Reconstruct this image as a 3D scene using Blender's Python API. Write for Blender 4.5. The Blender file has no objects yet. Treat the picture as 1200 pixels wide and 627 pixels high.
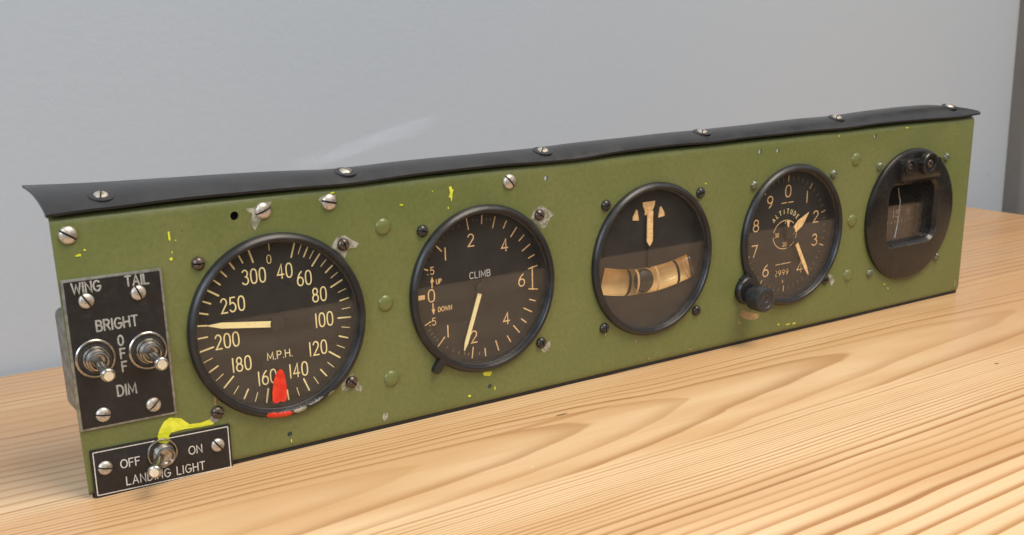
import bpy, bmesh, math, random
from math import sin, cos, pi, radians, sqrt, hypot, atan2, degrees
from mathutils import Vector, Matrix
random.seed(7)
S = 0.001                                     # the script is written in millimetres
scn = bpy.context.scene
COL = scn.collection

# ------------------------------------------------------------------ node helpers
class N:
    """one scalar socket with arithmetic"""
    def __init__(s, nt, sock): s.nt, s.s = nt, sock
    def _m(s, op, *a, clamp=False):
        n = s.nt.nodes.new('ShaderNodeMath'); n.operation = op; n.use_clamp = clamp
        for i, v in enumerate((s,) + a):
            if isinstance(v, N): s.nt.links.new(v.s, n.inputs[i])
            else: n.inputs[i].default_value = v
        return N(s.nt, n.outputs[0])
    def __add__(s, o): return s._m('ADD', o)
    __radd__ = __add__
    def __sub__(s, o): return s._m('SUBTRACT', o)
    def __mul__(s, o): return s._m('MULTIPLY', o)
    __rmul__ = __mul__
    def __truediv__(s, o): return s._m('DIVIDE', o)
    def sq(s): return s._m('MULTIPLY', s)
    def sqrt(s): return s._m('SQRT')
    def frac(s): return s._m('FRACT')
    def floor(s): return s._m('FLOOR')
    def abs(s): return s._m('ABSOLUTE')
    def step(s, a, b, lo=0., hi=1., smooth=True):
        n = s.nt.nodes.new('ShaderNodeMapRange'); n.interpolation_type = 'SMOOTHSTEP' if smooth else 'LINEAR'
        n.clamp = True
        s.nt.links.new(s.s, n.inputs[0])
        for i, v in zip((1, 2, 3, 4), (a, b, lo, hi)): n.inputs[i].default_value = v
        return N(s.nt, n.outputs[0])

def newmat(name):
    m = bpy.data.materials.new(name); m.use_nodes = True
    nt = m.node_tree; b = nt.nodes['Principled BSDF']
    return m, nt, b
def coords(nt, scale=(1, 1, 1), kind='Object'):
    t = nt.nodes.new('ShaderNodeTexCoord'); mp = nt.nodes.new('ShaderNodeMapping')
    nt.links.new(t.outputs[kind], mp.inputs[0]); mp.inputs['Scale'].default_value = scale
    return mp.outputs[0]
def noise(nt, vec, scale, detail=3, rough=.5, dist=0.):
    n = nt.nodes.new('ShaderNodeTexNoise'); nt.links.new(vec, n.inputs['Vector'])
    n.inputs['Scale'].default_value = scale; n.inputs['Detail'].default_value = detail
    n.inputs['Roughness'].default_value = rough; n.inputs['Distortion'].default_value = dist
    return N(nt, n.outputs[0])
def mix(nt, f, a, b, blend='MIX'):
    n = nt.nodes.new('ShaderNodeMix'); n.data_type = 'RGBA'; n.blend_type = blend
    if isinstance(f, N): nt.links.new(f.s, n.inputs[0])
    else: n.inputs[0].default_value = f
    for i, v in ((6, a), (7, b)):
        if isinstance(v, (tuple, list)): n.inputs[i].default_value = (*v[:3], 1)
        else: nt.links.new(v, n.inputs[i])
    return n.outputs[2]
def bump(nt, b, h, dist, strength=1.):
    n = nt.nodes.new('ShaderNodeBump'); n.inputs['Distance'].default_value = dist
    n.inputs['Strength'].default_value = strength
    nt.links.new(h.s, n.inputs['Height']); nt.links.new(n.outputs[0], b.inputs['Normal'])

def mat(name, col, rough=.5, metal=0., var=.15, nscale=300, bmp=0., bscale=900, spec=.5, col2=None, rvar=.1, thr=(.35, .65), coat=0.):
    m, nt, b = newmat(name)
    v = coords(nt)
    n = noise(nt, v, nscale, 4, .6)
    c2 = col2 if col2 else tuple(c * (1 - var) for c in col)
    c1 = col if col2 else tuple(min(1, c * (1 + var * .5)) for c in col)
    nt.links.new(mix(nt, n.step(*thr), c1, c2), b.inputs['Base Color'])
    r = n.step(.3, .7, rough - rvar / 2, rough + rvar / 2)
    nt.links.new(r.s, b.inputs['Roughness'])
    b.inputs['Metallic'].default_value = metal
    b.inputs['Specular IOR Level'].default_value = spec
    b.inputs['Coat Weight'].default_value = coat
    if bmp: bump(nt, b, noise(nt, v, bscale, 3, .6), bmp * S)
    return m

M = {}
# green enamel: mottled olive, faint orange peel, rubbed paler patches
def green(name='olive_paint', dr=0.):
    m, nt, b = newmat(name); v = coords(nt)
    n1 = noise(nt, v, 14, 4, .6); n2 = noise(nt, v, 420, 3, .65); n3 = noise(nt, v, 60, 5, .7)
    c = mix(nt, n1.step(.3, .7), (.135, .158, .050), (.168, .178, .062))
    c = mix(nt, n3.step(.52, .75, 0, .5), c, (.175, .188, .060))
    c = mix(nt, n2.step(.3, .8, 0, .42), c, (.085, .105, .022))
    n4 = noise(nt, v, 900, 2, .5)
    c = mix(nt, n4.step(.72, .8, 0, .6), c, (.33, .34, .16))
    # hairline scratches and rubbed, greyed zones
    mp = nt.nodes.new('ShaderNodeMapping'); nt.links.new(v, mp.inputs[0]); mp.inputs['Scale'].default_value = (30, 1, 900); mp.inputs['Rotation'].default_value = (0, .5, 0)
    s1 = noise(nt, mp.outputs[0], 1., 2, .5)
    c = mix(nt, s1.step(.735, .76, 0, .45) , c, (.34, .35, .20))
    n6 = noise(nt, v, 22, 6, .75)
    c = mix(nt, n6.step(.56, .72, 0, .22), c, (.085, .080, .035))
    nt.links.new(c, b.inputs['Base Color'])
    nt.links.new(n1.step(.3, .7, .36 - dr, .52 - dr).s, b.inputs['Roughness'])
    bump(nt, b, n2 + noise(nt, v, 150, 3, .5) * 1.5, .10 * S, .6)
    return m
M['green'] = green(); M['gloss_green'] = green('olive_paint_drop', .2)
M['bezel'] = mat('black_bezel_enamel', (.014, .014, .015), .34, var=.3, nscale=150, bmp=.05, bscale=1500, col2=(.030, .031, .033), thr=(.45, .8))
M['dial'] = mat('dial_black', (.011, .0095, .009), .62, var=.2, nscale=500, bmp=.02, col2=(.017, .0145, .013))
M['cream'] = mat('luminous_cream', (1., .87, .44), .6, nscale=700, col2=(.95, .77, .34), thr=(.4, .75))
M['orange'] = mat('luminous_orange', (1., .68, .32), .6, nscale=700, col2=(.70, .42, .17), thr=(.4, .75))
M['dimlume'] = mat('faded_lume', (.34, .25, .14), .7, nscale=900, col2=(.16, .12, .08))
M['white'] = mat('white_ink', (.70, .68, .62), .6, nscale=900, col2=(.52, .50, .46))
M['greyink'] = mat('silver_grey_ink', (.42, .42, .38), .5, nscale=1200, col2=(.25, .25, .23))
M['chrome'] = mat('nickel_plate', (.52, .50, .46), .28, 1., nscale=400, bmp=.05, col2=(.32, .30, .27))
M['tip'] = mat('lever_tip_highlight', (.95, .90, .74), .38, .6, nscale=500)  # pale end disc has the lever's lamp highlight in its colour
M['steel'] = mat('worn_steel', (.60, .56, .50), .46, .75, nscale=420, bmp=.12, bscale=450, col2=(.26, .22, .17), thr=(.42, .68))
M['slot'] = mat('dark_slot', (.05, .045, .04), .8, nscale=400)  # darker tone for slot floors and washer grooves
M['blackscrew'] = mat('blackened_screw', (.022, .020, .020), .24, .3, nscale=500, bmp=.04, bscale=700, col2=(.06, .055, .05))
M['brownscrew'] = mat('browned_screw', (.075, .055, .045), .3, .6, nscale=500, bmp=.06, bscale=700, col2=(.16, .13, .11))
M['greenscrew'] = mat('green_smeared_screw', (.10, .12, .05), .25, .3, nscale=500, bmp=.06, bscale=600, col2=(.28, .28, .22))
M['plate'] = mat('engraved_black_plate', (.012, .010, .010), .5, nscale=350, bmp=.03, col2=(.022, .019, .018), thr=(.45, .8))
M['rim'] = mat('bare_aluminium_rim', (.34, .34, .31), .45, .6, nscale=300, bmp=.03, col2=(.20, .20, .18))
M['chip'] = mat('bare_primer_patch', (.40, .38, .31), .5, nscale=260, bmp=.15, bscale=400, col2=(.17, .18, .11), thr=(.42, .6))
M['tan'] = mat('rusty_tan_patch', (.40, .25, .12), .6, nscale=400, col2=(.25, .18, .08))
M['yellow'] = mat('yellow_paint_splash', (.56, .60, .025), .4, nscale=220, bmp=.35, bscale=260, col2=(.76, .76, .06))
M['red'] = mat('red_paint_dab', (.62, .022, .010), .35, nscale=220, bmp=.35, bscale=260, col2=(.78, .05, .02))
M['shield'] = mat('black_glare_shield', (.014, .015, .017), .33, nscale=60, bmp=.08, bscale=400, col2=(.024, .025, .027), rvar=.12)
M['shieldlip'] = mat('black_lip_and_contact_shade', (.008, .008, .008), .7, nscale=300)  # also blackens the added contact shadow strip
M['case'] = mat('instrument_case_black', (.010, .010, .010), .5, nscale=200)
M['dark'] = mat('dark_opening_backing', (.004, .004, .004), .8, nscale=200)
M['zinc'] = mat('grey_switch_housing', (.26, .25, .22), .5, .5, nscale=200, col2=(.16, .15, .13))
M['knob'] = mat('black_bakelite', (.020, .021, .023), .36, nscale=300, bmp=.03, col2=(.032, .033, .036))
M['amber'] = mat('aged_tube_backing', (.95, .74, .42), .16, nscale=60, col2=(.85, .60, .31), coat=1.)
M['compass'] = mat('brown_black_bakelite', (.013, .012, .011), .27, var=.3, nscale=120, bmp=.03, bscale=700, col2=(.022, .019, .017), thr=(.45, .8))
M['liphighlight'] = mat('painted_lip_highlight', (.34, .33, .31), .3, .7, nscale=500, col2=(.12, .11, .10))  # highlight colour for the compass window lip
M['card'] = mat('compass_card', (.060, .036, .022), .6, nscale=300, col2=(.040, .026, .017))
M['grime'] = mat('grime_spot', (.02, .018, .012), .7, nscale=400)

M['cardink'] = mat('faded_card_ink', (.62, .42, .24), .6, nscale=900, col2=(.30, .20, .12))
def glassmat(name, tint=(1, 1, 1), dust=.010, ior=1.45, rough=.02):
    m = bpy.data.materials.new(name); m.use_nodes = True; nt = m.node_tree; nt.nodes.clear()
    o = nt.nodes.new('ShaderNodeOutputMaterial'); f = nt.nodes.new('ShaderNodeFresnel'); 
    # same reflectance on entering and on leaving the pane (the pane does not bend the rays)
    ge = nt.nodes.new('ShaderNodeNewGeometry'); bf = N(nt, ge.outputs['Backfacing']); nt.links.new((bf * (1 / ior - ior) + ior).s, f.inputs[0])
    t = nt.nodes.new('ShaderNodeBsdfTransparent'); t.inputs[0].default_value = (*tint, 1)
    g = nt.nodes.new('ShaderNodeBsdfGlossy'); g.inputs['Roughness'].default_value = rough
    mx = nt.nodes.new('ShaderNodeMixShader'); nt.links.new(f.outputs[0], mx.inputs[0])
    nt.links.new(t.outputs[0], mx.inputs[1]); nt.links.new(g.outputs[0], mx.inputs[2])
    d = nt.nodes.new('ShaderNodeBsdfDiffuse'); d.inputs[0].default_value = (.5, .46, .4, 1)
    n = noise(nt, coords(nt), 90, 5, .65).step(.3, .8, dust * .5, dust * 2)
    m2 = nt.nodes.new('ShaderNodeMixShader'); nt.links.new(n.s, m2.inputs[0])
    nt.links.new(mx.outputs[0], m2.inputs[1]); nt.links.new(d.outputs[0], m2.inputs[2])
    nt.links.new(m2.outputs[0], o.inputs[0]); return m
M['glass'] = glassmat('dial_glass')
M['tube'] = glassmat('tube_glass', tint=(1, .97, .9), dust=.0, ior=1.45, rough=.03)

# ------------------------------------------------------------------ mesh helpers (mm in, metres out)
def obj(name, bm, mats, parent=None, loc=(0, 0, 0), smooth=True, ang=35, label=None, rot=None):
    me = bpy.data.meshes.new(name); bm.to_mesh(me); bm.free()
    me.transform(Matrix.Scale(S, 4))
    for k in (mats if isinstance(mats, (list, tuple)) else [mats]): me.materials.append(M[k] if isinstance(k, str) else k)
    if smooth:
        for p in me.polygons: p.use_smooth = True
        me.set_sharp_from_angle(angle=radians(ang))
    o = bpy.data.objects.new(name, me); COL.objects.link(o)
    o.location = Vector(loc) * S
    if rot: o.rotation_euler = rot
    if parent: o.parent = parent
    if label: o['label'] = label
    return o

def lathe(bm, prof, c=(0, 0, 0), seg=96, mi=0, closed=False, caps=True):
    """profile of (radius, y) turned about the y axis"""
    rings = []
    for r, y in prof:
        rings.append([bm.verts.new((c[0] + r * cos(2 * pi * k / seg), c[1] + y, c[2] + r * sin(2 * pi * k / seg))) for k in range(seg)])
    L = list(zip(rings, rings[1:])) + ([(rings[-1], rings[0])] if closed else [])
    for a, b in L:
        for k in range(seg):
            j = (k + 1) % seg
            f = bm.faces.new((a[k], a[j], b[j], b[k])); f.material_index = mi
    if caps and not closed:
        f = bm.faces.new(rings[0][::-1]); f.material_index = mi
        f = bm.faces.new(rings[-1]); f.material_index = mi
    return rings

def prism(bm, pts, y0, y1, mi=0, bev=0):
    """closed xz outline between y0 (front, smaller y) and y1"""
    a = [bm.verts.new((x, y0, z)) for x, z in pts]; b = [bm.verts.new((x, y1, z)) for x, z in pts]
    fs = [bm.faces.new(a), bm.faces.new(b[::-1])]
    n = len(pts)
    for k in range(n):
        j = (k + 1) % n
        fs.append(bm.faces.new((a[j], a[k], b[k], b[j])))
    for f in fs: f.material_index = mi
    if bev:
        es = [e for e in fs[0].edges]
        r = bmesh.ops.bevel(bm, geom=es, offset=bev, segments=2, affect='EDGES', profile=.6)
        for f in r['faces']: f.material_index = mi
    return fs

def rrect(cx, cz, w, h, r, rot=0, n=5):
    p = []
    for sx, sz, a0 in ((1, 1, 0), (-1, 1, 90), (-1, -1, 180), (1, -1, 270)):
        for k in range(n + 1):
            a = radians(a0 + 90 * k / n)
            p.append((sx * (w / 2 - r) + r * cos(a), sz * (h / 2 - r) + r * sin(a)))
    c, s = cos(radians(rot)), sin(radians(rot))
    return [(cx + x * c - z * s, cz + x * s + z * c) for x, z in p]

def fixn(bm): bmesh.ops.recalc_face_normals(bm, faces=bm.faces[:])

def bm_bool(bm, cutters, op='DIFFERENCE'):
    """boolean of a bmesh with a list of bmeshes"""
    def mk(b):
        fixn(b); me = bpy.data.meshes.new('tmp'); b.to_mesh(me); b.free()
        o = bpy.data.objects.new('tmp', me); COL.objects.link(o); return o
    base = mk(bm); cs = [mk(c) for c in cutters]
    for c in cs:
        md = base.modifiers.new('b', 'BOOLEAN'); md.operation = op; md.object = c; md.solver = 'EXACT'
    dg = bpy.context.evaluated_depsgraph_get(); dg.update()
    ev = base.evaluated_get(dg); out = bmesh.new(); out.from_mesh(ev.to_mesh()); ev.to_mesh_clear()
    for o in [base] + cs:
        me = o.data; bpy.data.objects.remove(o); bpy.data.meshes.remove(me)
    return out

def ribbon(bm, pts, w, y, hgt=.07, closed=False, mi=0, cap=True):
    """painted stroke: a low ridge along pts in the xz plane at depth y (towards -y is the viewer)"""
    P = [Vector((p[0], p[1])) for p in pts]
    Q = [P[0]]
    for p in P[1:]:
        if (p - Q[-1]).length > 1e-4: Q.append(p)
    if closed and (Q[0] - Q[-1]).length < 1e-4: Q.pop()
    P = Q; n = len(P)
    if n < 2: return
    rows = []
    for i in range(n):
        if closed: a, b = P[i - 1], P[(i + 1) % n]
        else: a, b = P[max(i - 1, 0)], P[min(i + 1, n - 1)]
        d1 = (P[i] - a); d2 = (b - P[i])
        d1 = d1.normalized() if d1.length > 1e-6 else d2.normalized()
        d2 = d2.normalized() if d2.length > 1e-6 else d1
        t = d1 + d2
        t = t.normalized() if t.length > .2 else d1
        nn = Vector((-t.y, t.x)); k = max(.35, nn.dot(Vector((-d1.y, d1.x))))
        o = nn * (w / 2 / k)
        if o.length > w: o = o.normalized() * w
        L, R = P[i] + o, P[i] - o
        rows.append([bm.verts.new((L.x, y, L.y)), bm.verts.new((P[i].x, y - hgt, P[i].y)), bm.verts.new((R.x, y, R.y))])
    R2 = rows + ([rows[0]] if closed else [])
    for a, b in zip(R2, R2[1:]):
        for k in range(2):
            f = bm.faces.new((a[k], a[k + 1], b[k + 1], b[k])); f.material_index = mi
    if cap and not closed:
        for row, p, d in ((rows[0], P[0], P[0] - P[1]), (rows[-1], P[-1], P[-1] - P[-2])):
            d = d.normalized(); a0 = atan2(d.y, d.x); c = row[1]
            arc = [bm.verts.new((p.x + w / 2 * cos(a0 + t), y, p.y + w / 2 * sin(a0 + t))) for t in (-pi / 2, -pi / 4, 0, pi / 4, pi / 2)]
            for k in range(4):
                f = bm.faces.new((c, arc[k], arc[k + 1])); f.material_index = mi

# ------------------------------------------------------------------ engraved stroke lettering
def A_(cx, cy, rx, ry, a0, a1, n=14):
    return [(cx + rx * cos(radians(a0 + (a1 - a0) * k / n)), cy + ry * sin(radians(a0 + (a1 - a0) * k / n))) for k in range(n + 1)]
def SE(cx, cy, rx, ry, p=2.5, n=28):
    o = []
    for k in range(n):
        t = 2 * pi * k / n; c, s = cos(t), sin(t)
        o.append((cx + rx * abs(c) ** (2 / p) * (1 if c >= 0 else -1), cy + ry * abs(s) ** (2 / p) * (1 if s >= 0 else -1)))
    return o
G = {
 '0': (.5, [SE(.25, .5, .25, .5)], 1), '1': (.10, [[(.05, 1), (.05, 0)]], 0),
 '2': (.5, [A_(.25, .73, .23, .27, 165, -32) + [(.02, 0), (.5, 0)]], 0),
 '3': (.5, [A_(.24, .76, .22, .24, 150, -80), A_(.24, .27, .26, .27, 85, -150)], 0),
 '4': (.54, [[(.38, 0), (.38, 1), (0, .27), (.54, .27)]], 0),
 '5': (.5, [[(.46, 1), (.09, 1), (.05, .57)] + A_(.23, .32, .26, .32, 125, -145)], 0),
 '6': (.5, [[(.40, 1), (.22, .84), (.08, .62), (.01, .36)] + A_(.26, .3, .25, .3, 175, 535, 22)], 0),
 '7': (.5, [[(0, 1), (.5, 1), (.18, 0)]], 0),
 '8': (.5, [A_(.25, .76, .2, .235, -90, 270, 20), A_(.25, .265, .25, .265, 90, 450, 20)], 0),
 '9': (.5, [A_(.25, .7, .24, .3, 0, 360, 20) + [(.47, .5), (.38, .22), (.2, 0)]], 0),
 'A': (.62, [[(0, 0), (.31, 1), (.62, 0)], [(.11, .34), (.51, .34)]], 0),
 'B': (.5, [[(0, 0), (0, 1), (.27, 1)] + A_(.27, .77, .2, .23, 90, -90, 8) + [(.02, .54)], [(.27, .54)] + A_(.27, .27, .23, .27, 90, -90, 8) + [(0, 0)]], 0),
 'C': (.58, [A_(.33, .5, .33, .5, 48, 312)], 0),
 'D': (.54, [[(0, 0), (0, 1), (.2, 1)] + A_(.2, .5, .34, .5, 80, -80, 12) + [(.2, 0), (0, 0)]], 0),
 'E': (.46, [[(.46, 1), (0, 1), (0, 0), (.46, 0)], [(0, .52), (.38, .52)]], 0),
 'F': (.46, [[(.46, 1), (0, 1), (0, 0)], [(0, .52), (.38, .52)]], 0),
 'G': (.64, [A_(.34, .5, .34, .5, 48, 345, 18) + [(.66, .46), (.38, .46)]], 0),
 'H': (.56, [[(0, 0), (0, 1)], [(.56, 0), (.56, 1)], [(0, .52), (.56, .52)]], 0),
 'I': (.04, [[(.02, 0), (.02, 1)]], 0), 'L': (.44, [[(0, 1), (0, 0), (.44, 0)]], 0),
 'M': (.7, [[(0, 0), (.03, 1), (.35, .2), (.67, 1), (.7, 0)]], 0),
 'N': (.56, [[(0, 0), (0, 1), (.56, 0), (.56, 1)]], 0),
 'O': (.68, [SE(.34, .5, .34, .5, 2.1)], 1),
 'P': (.5, [[(0, 0), (0, 1), (.26, 1)] + A_(.26, .74, .24, .26, 90, -90, 8) + [(0, .48)]], 0),
 'R': (.52, [[(0, 0), (0, 1), (.26, 1)] + A_(.26, .75, .23, .25, 90, -90, 8) + [(0, .5)], [(.26, .5), (.52, 0)]], 0),
 'S': (.5, [A_(.25, .75, .22, .25, 35, 270, 10) + A_(.25, .25, .24, .25, 90, -150, 12)], 0),
 'T': (.54, [[(0, 1), (.54, 1)], [(.27, 1), (.27, 0)]], 0),
 'U': (.54, [[(0, 1), (0, .28)] + A_(.27, .28, .27, .28, 180, 360, 10) + [(.54, 1)]], 0),
 'W': (.84, [[(0, 1), (.2, 0), (.42, .8), (.64, 0), (.84, 1)]], 0),
 '.': (.04, [[(.0, .0), (.04, .0)]], 0), ' ': (.3, [], 0),
}
def text(bm, s, h, w, cx, cz, y, rot=0, track=.26, ws=1., mi=0, hgt=.07):
    tw = sum(G[c][0] * ws for c in s) + track * (len(s) - 1)
    x = -tw / 2; c, sn = cos(radians(rot)), sin(radians(rot)); q = 0
    for ch in s:
        gw, strokes, closed = G[ch]
        for st in strokes:
            pts = []
            for px, pz in st:
                u, v = (x + px * ws) * h, (pz - .5) * h
                pts.append((cx + u * c - v * sn, cz + u * sn + v * c))
            q += 1
            ribbon(bm, pts, w, y - .004 * (q % 3), hgt + .01 * (q % 3), closed=bool(closed), mi=mi)
        x += gw * ws + track

def tick(bm, ang, r0, r1, w, y, mi=0, c=(0, 0)):
    a = radians(ang)
    ribbon(bm, [(c[0] + r0 * sin(a), c[1] + r0 * cos(a)), (c[0] + r1 * sin(a), c[1] + r1 * cos(a))], w, y, mi=mi)
def poly(bm, pts, y, mi=0, th=.0):
    """flat painted shape with a slightly raised middle"""
    n = len(pts); cx = sum(p[0] for p in pts) / n; cz = sum(p[1] for p in pts) / n
    ar = sum(pts[i][0] * pts[(i + 1) % n][1] - pts[(i + 1) % n][0] * pts[i][1] for i in range(n))
    vs = [bm.verts.new((x, y, z)) for x, z in pts]
    if ar < 0: vs.reverse()
    f = bm.faces.new(vs); f.material_index = mi
    if th:
        r = bmesh.ops.inset_region(bm, faces=[f], thickness=min(.3, th * 2), depth=0)
        for v in f.verts: v.co.y -= th
        for g in r['faces']: g.material_index = mi
def blob(bm, cx, cz, rx, rz, y, mi, rot=0, jag=.35, n=12, th=.05):
    pts = []
    for k in range(n):
        t = 2 * pi * k / n; r = 1 + random.uniform(-jag, jag)
        u, v = rx * r * cos(t), rz * r * sin(t); c, s = cos(radians(rot)), sin(radians(rot))
        pts.append((cx + u * c - v * s, cz + u * s + v * c))
    poly(bm, pts, y, mi, th)

# ================================================================== THE PANEL
W_, H_ = 574.4, 117.3
ROOT0 = (287, 0, 0)
root = bpy.data.objects.new('instrument_panel', None); COL.objects.link(root)
root.location = Vector(ROOT0) * S; root.empty_display_size = .05
root['label'] = 'long green aircraft instrument panel with five round gauges and a black glare shield'
root['category'] = 'instrument panel'
def R0(x, y, z): return (x - ROOT0[0], y, z)

CEN = dict(asi=(88.8, 58.8), climb=(194.8, 59.3), turn=(301.8, 59.4), alt=(407.7, 59.3), comp=(512.4, 59.7))

# face plate: bent sheet with top, right and bottom flanges, round cut-outs and small holes
bm = bmesh.new()
xs, ys, zs = (0, W_), (0, 34), (0, H_)
vv = {(i, j, k): bm.verts.new((xs[i], ys[j], zs[k])) for i in (0, 1) for j in (0, 1) for k in (0, 1)}
for f in (((0,0,0),(1,0,0),(1,0,1),(0,0,1)), ((0,1,0),(0,1,1),(1,1,1),(1,1,0)), ((0,0,0),(0,0,1),(0,1,1),(0,1,0)),
          ((1,0,0),(1,1,0),(1,1,1),(1,0,1)), ((0,0,1),(1,0,1),(1,1,1),(0,1,1)), ((0,0,0),(0,1,0),(1,1,0),(1,0,0))):
    bm.faces.new([vv[t] for t in f])
bm.edges.ensure_lookup_table()
def same(e, test): return all(test(v.co) for v in e.verts)
eb = [e for e in bm.edges if same(e, lambda c: c.y < .1 and c.z > 1) or same(e, lambda c: c.y < .1 and c.z < 1) or same(e, lambda c: c.y < .1 and c.x > 1) or same(e, lambda c: c.x > 1 and c.z > 1) or same(e, lambda c: c.x > 1 and c.z < 1)]
bmesh.ops.bevel(bm, geom=eb, offset=4.4, segments=6, affect='EDGES', profile=.5)
cut = []
inner = bmesh.new(); lx = [(-5, W_ - 1.4), (1.3, 40), (1.3, H_ - 1.3)]
openend = bmesh.new()
iv = {(i, j, k): inner.verts.new((lx[0][i], lx[1][j], lx[2][k])) for i in (0, 1) for j in (0, 1) for k in (0, 1)}
for f in (((0,0,0),(1,0,0),(1,0,1),(0,0,1)), ((0,1,0),(0,1,1),(1,1,1),(1,1,0)), ((0,0,0),(0,0,1),(0,1,1),(0,1,0)),
          ((1,0,0),(1,1,0),(1,1,1),(1,0,1)), ((0,0,1),(1,0,1),(1,1,1),(0,1,1)), ((0,0,0),(0,1,0),(1,1,0),(1,0,0))):
    inner.faces.new([iv[t] for t in f])
cut.append(inner)
ov = {(i, j, k): openend.verts.new(((-6, 66)[i], (1.31, 41)[j], (-5, H_ - 20)[k])) for i in (0, 1) for j in (0, 1) for k in (0, 1)}
for f in (((0,0,0),(1,0,0),(1,0,1),(0,0,1)), ((0,1,0),(0,1,1),(1,1,1),(1,1,0)), ((0,0,0),(0,0,1),(0,1,1),(0,1,0)),
          ((1,0,0),(1,1,0),(1,1,1),(1,0,1)), ((0,0,1),(1,0,1),(1,1,1),(0,1,1)), ((0,0,0),(0,1,0),(1,1,0),(1,0,0))):
    openend.faces.new([ov[t] for t in f])
cut.append(openend)
flange_end = bmesh.new(); prism(flange_end, [(-6, H_ - 25), (50, H_ - 25), (50, H_ + 5), (-6, H_ + 5)], 7, 41); cut.append(flange_end)
for k, (cx, cz) in CEN.items():
    c = bmesh.new(); lathe(c, [(39, -3), (39, 5)], (cx, 0, cz), 96); cut.append(c)
for x, z, r in ((73.3, 109.0, 1.9), (232.8, 109.2, 1.2), (379.2, 109.8, 1.3), (393.3, 109.1, 1.3), (475.7, 110.8, 1.3), (89.2, 8.2, 1.3), (196.5, 9.2, 1.3)):
    c = bmesh.new(); lathe(c, [(r, -3), (r, 5)], (x, 0, z), 20); cut.append(c)
bm = bm_bool(bm, cut)
# worn patches, yellow overspray and chips painted on the sheet (material slots 1..4)
PATCH = [
 (1, [(78.2,111.8),(81.2,111.4),(84.0,112.6),(87.2,113.3),(90.1,113.2),(89.8,112.0),(87.9,110.2),(84.0,105.4),(81.5,101.9),(79.8,105.9),(81.1,109.0),(78.9,110.6)]),
 (1, [(111.4,112.0),(113.6,113.2),(118.1,113.4),(120.2,112.6),(118.5,111.0),(114.6,109.3),(112.2,110.3)]),
 (1, [(115.7,90.2),(118.8,94.2),(122.8,94.8),(125.1,93.0),(129.4,90.3),(128.0,88.6),(124.0,88.4),(122.2,84.6),(121.0,85.8),(118.4,88.4)]),
 (1, [(116.0,26.4),(119.5,29.6),(122.1,30.7),(123.6,28.0),(126.4,23.1),(125.6,21.2),(123.6,22.1),(121.7,24.4),(118.2,22.8),(116.2,23.6)]),
 (1, [(223.2,90.5),(225.1,94.7),(229.6,96.4),(232.3,94.6),(238.1,90.6),(234.9,89.8),(233.0,86.3),(230.3,84.4),(226.7,87.1)]),
 (1, [(228.1,22.4),(228.7,24.0),(232.3,25.6),(233.9,26.6),(234.1,24.4),(232.7,22.0),(230.2,20.7)]),
 (3, [(367.6,18.4),(370.5,20.6),(375.4,18.5),(384.0,15.7),(382.9,13.7),(378.1,13.1),(372.0,15.0)]),
 (1, [(437.4,30.3),(441.3,31.6),(446.1,29.5),(447.1,26.1),(444.7,23.7),(442.3,27.8)]),
 (2, [(177.3,110.6),(178.6,110.9),(179.0,109.4),(179.9,109.0),(179.2,107.9),(178.9,105.4),(178.3,103.6),(177.9,105.6),(176.9,105.9),(177.8,107.6)]),
 (2, [(192.4,17.1),(193.8,17.5),(198.0,16.9),(197.7,15.6),(196.3,14.7),(195.2,15.2),(193.5,15.4)]),
 (1, [(136.6,8.4),(139.0,7.6),(138.2,4.4),(136.6,4.2),(135.8,6.0)]),
 (2, [(30.2,20.5),(31.7,23.7),(33.8,26.6),(36.5,27.9),(41.1,26.5),(44.4,23.1),(49.6,22.7),(53.5,23.4),(55.2,24.6),(56.5,23.2),(54.7,20.8),(49.4,20.8),(41.7,21.4),(36.1,21.1),(35.1,19.0)]),
 (1, [(53.3,23.2),(54.2,25.2),(56.4,26.2),(58.6,24.0),(56.6,21.6),(54.4,21.6)]),
 (2, [(44.6,105.8),(45.3,106.0),(45.5,102.8),(45.0,101.9),(44.5,103.0)]),
]
for i, (mi, pts) in enumerate(PATCH): poly(bm, pts, -.03 - .008 * i, mi, .05)
for x, z, rx, rz, mi in ((47.4,102.0,.4,.3,2),(44.8,94.6,.8,.6,2),(45.4,97.3,.3,.6,2),(8.9,101.0,1.2,.5,2),(11.5,102.8,.5,.4,2),(118.2,114.0,.9,.35,2),(199.4,8.0,.35,1.2,2),(184.3,6.8,.7,.7,2),
    (290.7,15.9,.5,1.6,3),(377.2,17.0,1.2,.8,3),(367.8,13.5,1.4,1.0,3),(400.2,6.9,.9,.6,2),(413.4,5.3,1.6,.4,2),(408,5.6,1.6,.35,2),(504.3,113.8,1.4,.35,2),(486,113.9,.6,.35,1),(442.9,113.6,.5,.5,2),(474.5,103.5,.5,.5,1),
    (566.7,7.4,.4,2.6,1),(522.3,20.5,.6,.8,2),(494.2,17.3,.8,.4,2),(498,14.2,.5,.5,2),(183.4,44.5,.25,.25,1),(151.9,105.1,.9,.4,2),(176.5,101.0,.4,.7,2),(62.0,20.8,.6,.8,1),(223,28,.6,.6,3),(56.5,31,.7,2.6,3),
    (141,109,.25,.9,1),(168.5,109.5,.3,.3,2),(89.5,5.0,.3,.9,2),(338.5,96.2,.8,.35,2),(269.8,24.4,.35,1.6,2),(271.3,26.5,.35,1.2,2),(351,12,.5,.3,3),(330,4.2,1.1,.4,3),(300,4.4,.5,.6,3),(546,30,.4,.4,1),(556,113.6,.5,.4,1)):
    blob(bm, x, z, rx, rz, -.16 - .05 * random.random(), mi)
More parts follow.
